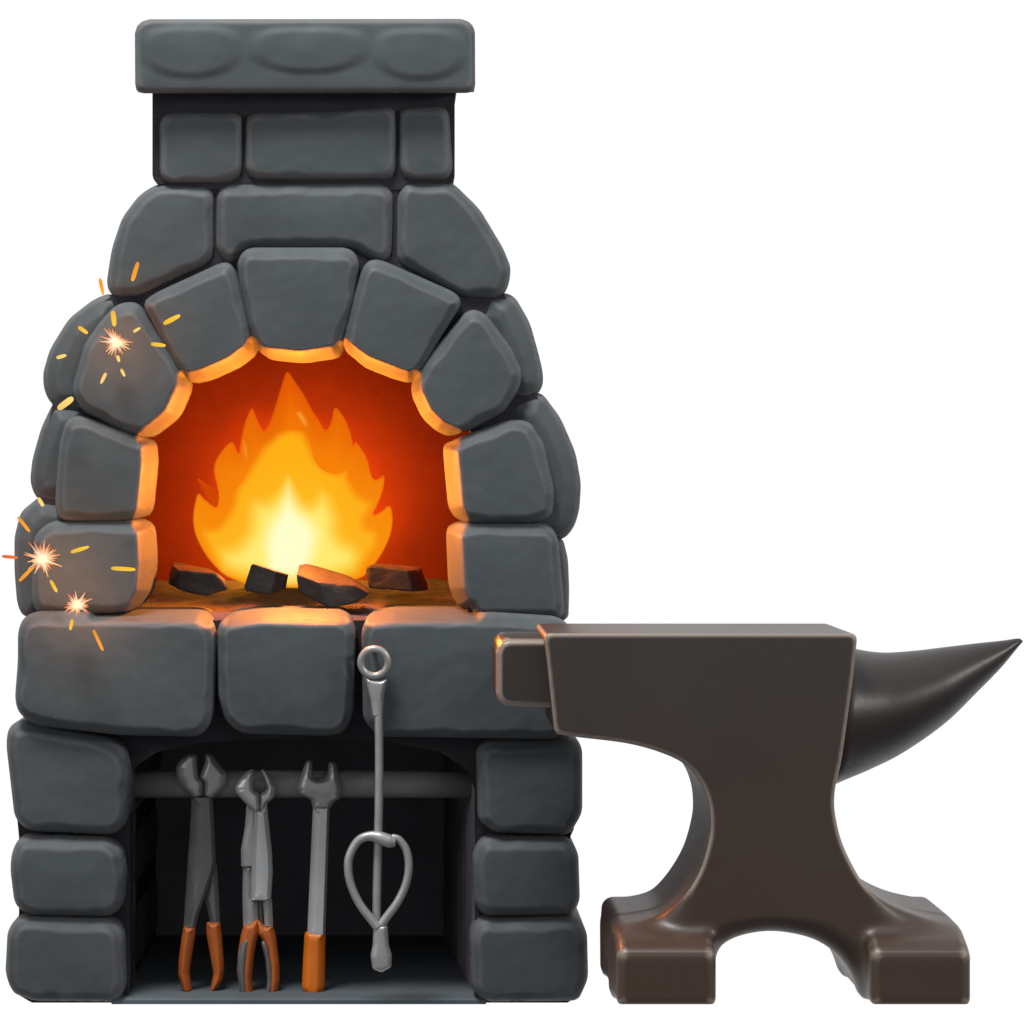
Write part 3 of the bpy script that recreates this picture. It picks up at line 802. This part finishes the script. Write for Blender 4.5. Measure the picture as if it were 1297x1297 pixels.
for i in range(n):
    a = Vector(W(U[i][0], U[i][1], HYC)); b = Vector(W(Lo[i][0], Lo[i][1], HYC))
    c = (a + b) / 2; h = (a - b) / 2; w = min(.105, h.length * 1.25)
    for k in range(seg):
        A_ = 2 * math.pi * k / seg
        V.append(c + h * math.cos(A_) + Vector((0, w * math.sin(A_), 0)))
for i in range(n - 1):
    for k in range(seg):
        k2 = (k + 1) % seg; F.append((i * seg + k, i * seg + k2, (i + 1) * seg + k2, (i + 1) * seg + k))
F.append(tuple(range(seg))[::-1]); F.append(tuple((n - 1) * seg + k for k in range(seg)))
hn = mesh('horn', V, F, M_HORN, anvil)
bm = bmesh.new(); bm.from_mesh(hn.data); bmesh.ops.recalc_face_normals(bm, faces=list(bm.faces)); bm.to_mesh(hn.data); bm.free()

# ================================================================== SPARKS
def needle(V, F, C, a, b, r0, rm, r1, c0, c1, seg=8):
    """thin tapered spark trail from a to b"""
    t = (b - a).normalized(); u = t.cross(Vector((0, 1, .01))).normalized(); w = t.cross(u)
    b0 = len(V)
    st = ((0, r0), (.35, rm), (1, r1))
    for (q, r) in st:
        p = a.lerp(b, q)
        for k in range(seg):
            A_ = 2 * math.pi * k / seg; V.append(tuple(p + (u * math.cos(A_) + w * math.sin(A_)) * r))
            qq = q ** .55; C.append((*(c0 * (1 - qq) + c1 * qq), 1))
    for i in range(2):
        for k in range(seg):
            F.append((b0 + i * seg + k, b0 + i * seg + (k + 1) % seg, b0 + (i + 1) * seg + (k + 1) % seg, b0 + (i + 1) * seg + k))
    F.append(tuple(b0 + k for k in range(seg))[::-1]); F.append(tuple(b0 + 2 * seg + k for k in range(seg)))
def burst(cx, cy, R, n, y, label, sq=1.0):
    V, F, C = [], [], []
    c = Vector(W(cx, cy, y))
    for i in range(n):
        A_ = 2 * math.pi * (i + random.uniform(-.35, .35)) / n; e = random.uniform(-.5, .5)
        L = R * random.choice((.55, .7, .8, .9, 1.0, 1.15)) * K
        dr = Vector((math.cos(A_) * math.cos(e), math.sin(e), math.sin(A_) * math.cos(e) * sq))
        tip = random.choice((srgb(250, 140, 50), srgb(255, 180, 95), srgb(225, 90, 30)))
        needle(V, F, C, c + dr * .003, c + dr * L, .0017, .0012, .0005, srgb(255, 250, 215) * 1.3, tip, 6)
    o = mesh('spark_burst', [tuple(Vector(v) - c) for v in V], F, M_SPARK, None); o.location = c
    set_glow(o, C)
    tag(o, label, 'spark burst', 'star bursts of sparks')
    bm = bmesh.new(); bmesh.ops.create_icosphere(bm, subdivisions=2, radius=.0052)
    for v in bm.verts: v.co *= 1 + .25 * noise.noise(v.co * 300)
    me = bpy.data.meshes.new('glowing_core'); bm.to_mesh(me); bm.free()
    k = link('glowing_core', me, M_SPARK, o)
    set_glow(k, np.tile([*(srgb(255, 244, 196) * 1.2), 1], (len(me.vertices), 1)))
    l = bpy.data.lights.new('spark_light', 'POINT'); l.color = (1, .36, .14); l.energy = .42; l.shadow_soft_size = .026
    lo = bpy.data.objects.new('spark_light', l); COL.objects.link(lo); lo.location = c + Vector((0, -.012, 0)); lo.visible_glossy = False
    return o
burst(147, 433, 20, 24, -.03, 'upper spark burst, pale star in front of the arch stone below the left shoulder')
burst(53.5, 708, 24, 34, -.03, 'largest spark burst, white star at the far left edge of the lowest arch stone')
burst(98, 766, 19, 30, -.055, 'lowest spark burst, small star just above the left sill stone', .8)

Z2 = lambda p: (p[0] / 2.316, 300 + p[1] / 2.316)
ORA, YEL, PAL, RED = srgb(246, 160, 50), srgb(250, 196, 62), srgb(255, 212, 120), srgb(228, 112, 60)
STREAKS = [
 ((405, 74), (388, 130), 3.2, ORA, 'orange spark streak lying on the left shoulder stone, topmost of all'),
 ((293, 122), (303, 170), 2.8, ORA, 'upright orange spark streak against the white beside the left shoulder stone'),
 ((331, 217), (336, 262), 3.8, YEL, 'thick upright yellow spark streak directly above the upper burst'),
 ((480, 255), (528, 230), 3.6, YEL, 'fat yellow spark streak slanting upwards, furthest right beside the upper burst'),
 ((391, 279), (411, 267), 2.2, PAL, 'tiny pale spark streak close to the upper right of the upper burst'),
 ((443, 314), (486, 319), 3.0, YEL, 'level yellow spark streak right of the upper burst, across a joint'),
 ((230, 264), (257, 283), 3.0, YEL, 'short yellow spark streak slanting down towards the upper burst from its left'),
 ((166, 355), (194, 347), 2.8, PAL, 'short pale spark streak on the outer stone left of the upper burst'),
 ((311, 399), (296, 430), 2.6, PAL, 'pale spark streak slanting below the upper burst, lower left of it'),
 ((355, 388), (366, 409), 2.3, PAL, 'tiny tan spark streak below the upper burst, lower right of it'),
 ((344, 348), (350, 366), 2.6, PAL, 'tiny pale drop shaped spark touching the bottom of the upper burst'),
 ((170, 505), (214, 472), 4.8, PAL, 'fattest spark streak, glowing pale yellow at the notch between two outer stones'),
 ((112, 765), (127, 790), 2.8, PAL, 'yellow spark streak in the notch above the lowest outer stone on the left'),
 ((52, 821), (87, 865), 2.6, ORA, 'long orange spark streak slanting across the left edge above the largest burst'),
 ((6, 937), (52, 941), 2.6, RED, 'reddish spark streak sticking out over the white left of the largest burst'),
 ((56, 1010), (100, 966), 2.8, ORA, 'orange spark streak running down left out of the largest burst'),
 ((208, 925), (261, 909), 3.0, YEL, 'long yellow spark streak slanting upwards right of the largest burst'),
 ((326, 972), (397, 976), 3.1, YEL, 'longest spark streak, level and yellow at the edge of the fire opening'),
 ((148, 1007), (167, 1042), 2.6, YEL, 'yellow spark streak between the largest and the lowest burst'),
 ((212, 1122), (206, 1153), 2.6, YEL, 'short yellow spark streak just under the lowest burst'),
 ((274, 1153), (302, 1214), 2.4, ORA, 'long thin orange spark streak on the left sill stone, lowest of all'),
]
for (p, q, r, c, lab) in STREAKS:
    yy = -.05 if p[1] > 1060 else -.028
    a = Vector(W(*Z2(p), yy)); b = Vector(W(*Z2(q), yy - .004)); m = (a + b) / 2
    r *= K * .85
    V, F, C = [], [], []
    t = (b - a).normalized(); L = (b - a).length; u = t.cross(Vector((0, 1, 0))).normalized(); w = t.cross(u); sg = 10
    jr = random.uniform(.75, 1)
    for (s, f) in ((0, .35), (.06, .75), (.2, .95), (.5, 1), (.8, 1 * jr), (.94, .75 * jr), (1, .35)):
        pp = a + t * L * s
        for k in range(sg):
            A_ = 2 * math.pi * k / sg
            V.append(tuple(pp + (u * math.cos(A_) + w * math.sin(A_)) * r * f - m)); C.append((*(c * (.9 + .25 * s)), 1))
    for i in range(6):
        for k in range(sg):
            F.append((i * sg + k, i * sg + (k + 1) % sg, (i + 1) * sg + (k + 1) % sg, (i + 1) * sg + k))
    F.append(tuple(range(sg))[::-1]); F.append(tuple(6 * sg + k for k in range(sg)))
    o = mesh('spark', V, F, M_SPARK, None); o.location = m
    set_glow(o, C); tag(o, lab, 'spark', 'flying spark streaks')

# ================================================================== LIGHT
def point(name, loc, col, e, size):
    l = bpy.data.lights.new(name, 'POINT'); l.color = col; l.energy = e; l.shadow_soft_size = size; l.specular_factor = .06
    o = bpy.data.objects.new(name, l); COL.objects.link(o); o.location = loc; return o
FCOL = (1, .235, .02)
point('fire_light', W(378, 610, .125), FCOL, 22, .03)
point('fire_light', W(378, 640, .40), (1, .4, .03), 8, .04)

def area(name, loc, tgt, size, e, col):
    l = bpy.data.lights.new(name, 'AREA'); l.size = size; l.energy = e; l.color = col; l.shape = 'DISK'
    o = bpy.data.objects.new(name, l); COL.objects.link(o); o.location = loc
    o.rotation_euler = (Vector(tgt) - Vector(loc)).to_track_quat('-Z', 'Y').to_euler(); return o
area('added_key_lamp', (-.8, -1.25, 3.9), (0, .1, .6), 1.0, 200, (1, .98, .96))  # added unseen key from above, brightens upper edges
area('added_rim_lamp', (2.9, -1.6, 1.5), (.4, -.1, .5), .35, 44, (1, .95, .9))  # added unseen lamp, gives right-hand edges a pale rim
area('added_rim_lamp', (-3.0, -1.8, 1.2), (0, 0, .5), .5, 16, (1, .95, .9))  # added unseen lamp for rims on left-hand edges

w = bpy.data.worlds.new('World'); SC.world = w; w.use_nodes = True
nt = w.node_tree; N = nt.nodes; L = nt.links
bg = N['Background']
# white background behind the forge; dimmer front and brighter top added to shape the light
tc = N.new('ShaderNodeTexCoord'); sx = N.new('ShaderNodeSeparateXYZ'); L.new(tc.outputs['Generated'], sx.inputs[0])
fr = N.new('ShaderNodeMapRange'); fr.interpolation_type = 'SMOOTHSTEP'
fr.inputs['From Min'].default_value = .1; fr.inputs['From Max'].default_value = .45
L.new(sx.outputs['Y'], fr.inputs['Value'])
zr = N.new('ShaderNodeValToRGB')
zr.color_ramp.elements[0].position = .3; zr.color_ramp.elements[0].color = (.27, .26, .26, 1)
zr.color_ramp.elements[1].position = .9; zr.color_ramp.elements[1].color = (.85, .85, .86, 1)
hz = N.new('ShaderNodeMapRange'); hz.inputs['From Min'].default_value = -1; L.new(sx.outputs['Z'], hz.inputs['Value'])
L.new(hz.outputs['Result'], zr.inputs['Fac'])
mx = N.new('ShaderNodeMix'); mx.data_type = 'RGBA'; mx.inputs[7].default_value = (1.02, 1.02, 1.02, 1)
L.new(fr.outputs['Result'], mx.inputs['Factor']); L.new(zr.outputs['Color'], mx.inputs[6]); L.new(mx.outputs[2], bg.inputs['Color'])
bg.inputs['Strength'].default_value = 1.0

# ================================================================== CAMERA
cd = bpy.data.cameras.new('camera'); cam = bpy.data.objects.new('camera', cd); COL.objects.link(cam)
cam.location = (0, -D, ZC); cam.rotation_euler = (math.radians(90), 0, 0)
cd.sensor_width = 36; cd.lens = 36 * D / 1.297
cd.shift_x = (648.5 - VX) / 1297; cd.shift_y = -(648.5 - VY) / 1297
cd.clip_end = 100
SC.camera = cam

SC.render.engine = 'CYCLES'
SC.cycles.max_bounces = 8; SC.cycles.transparent_max_bounces = 24
SC.cycles.use_denoising = True
SC.view_settings.view_transform = 'Standard'; SC.view_settings.look = 'None'
SC.view_settings.exposure = 0; SC.view_settings.gamma = 1
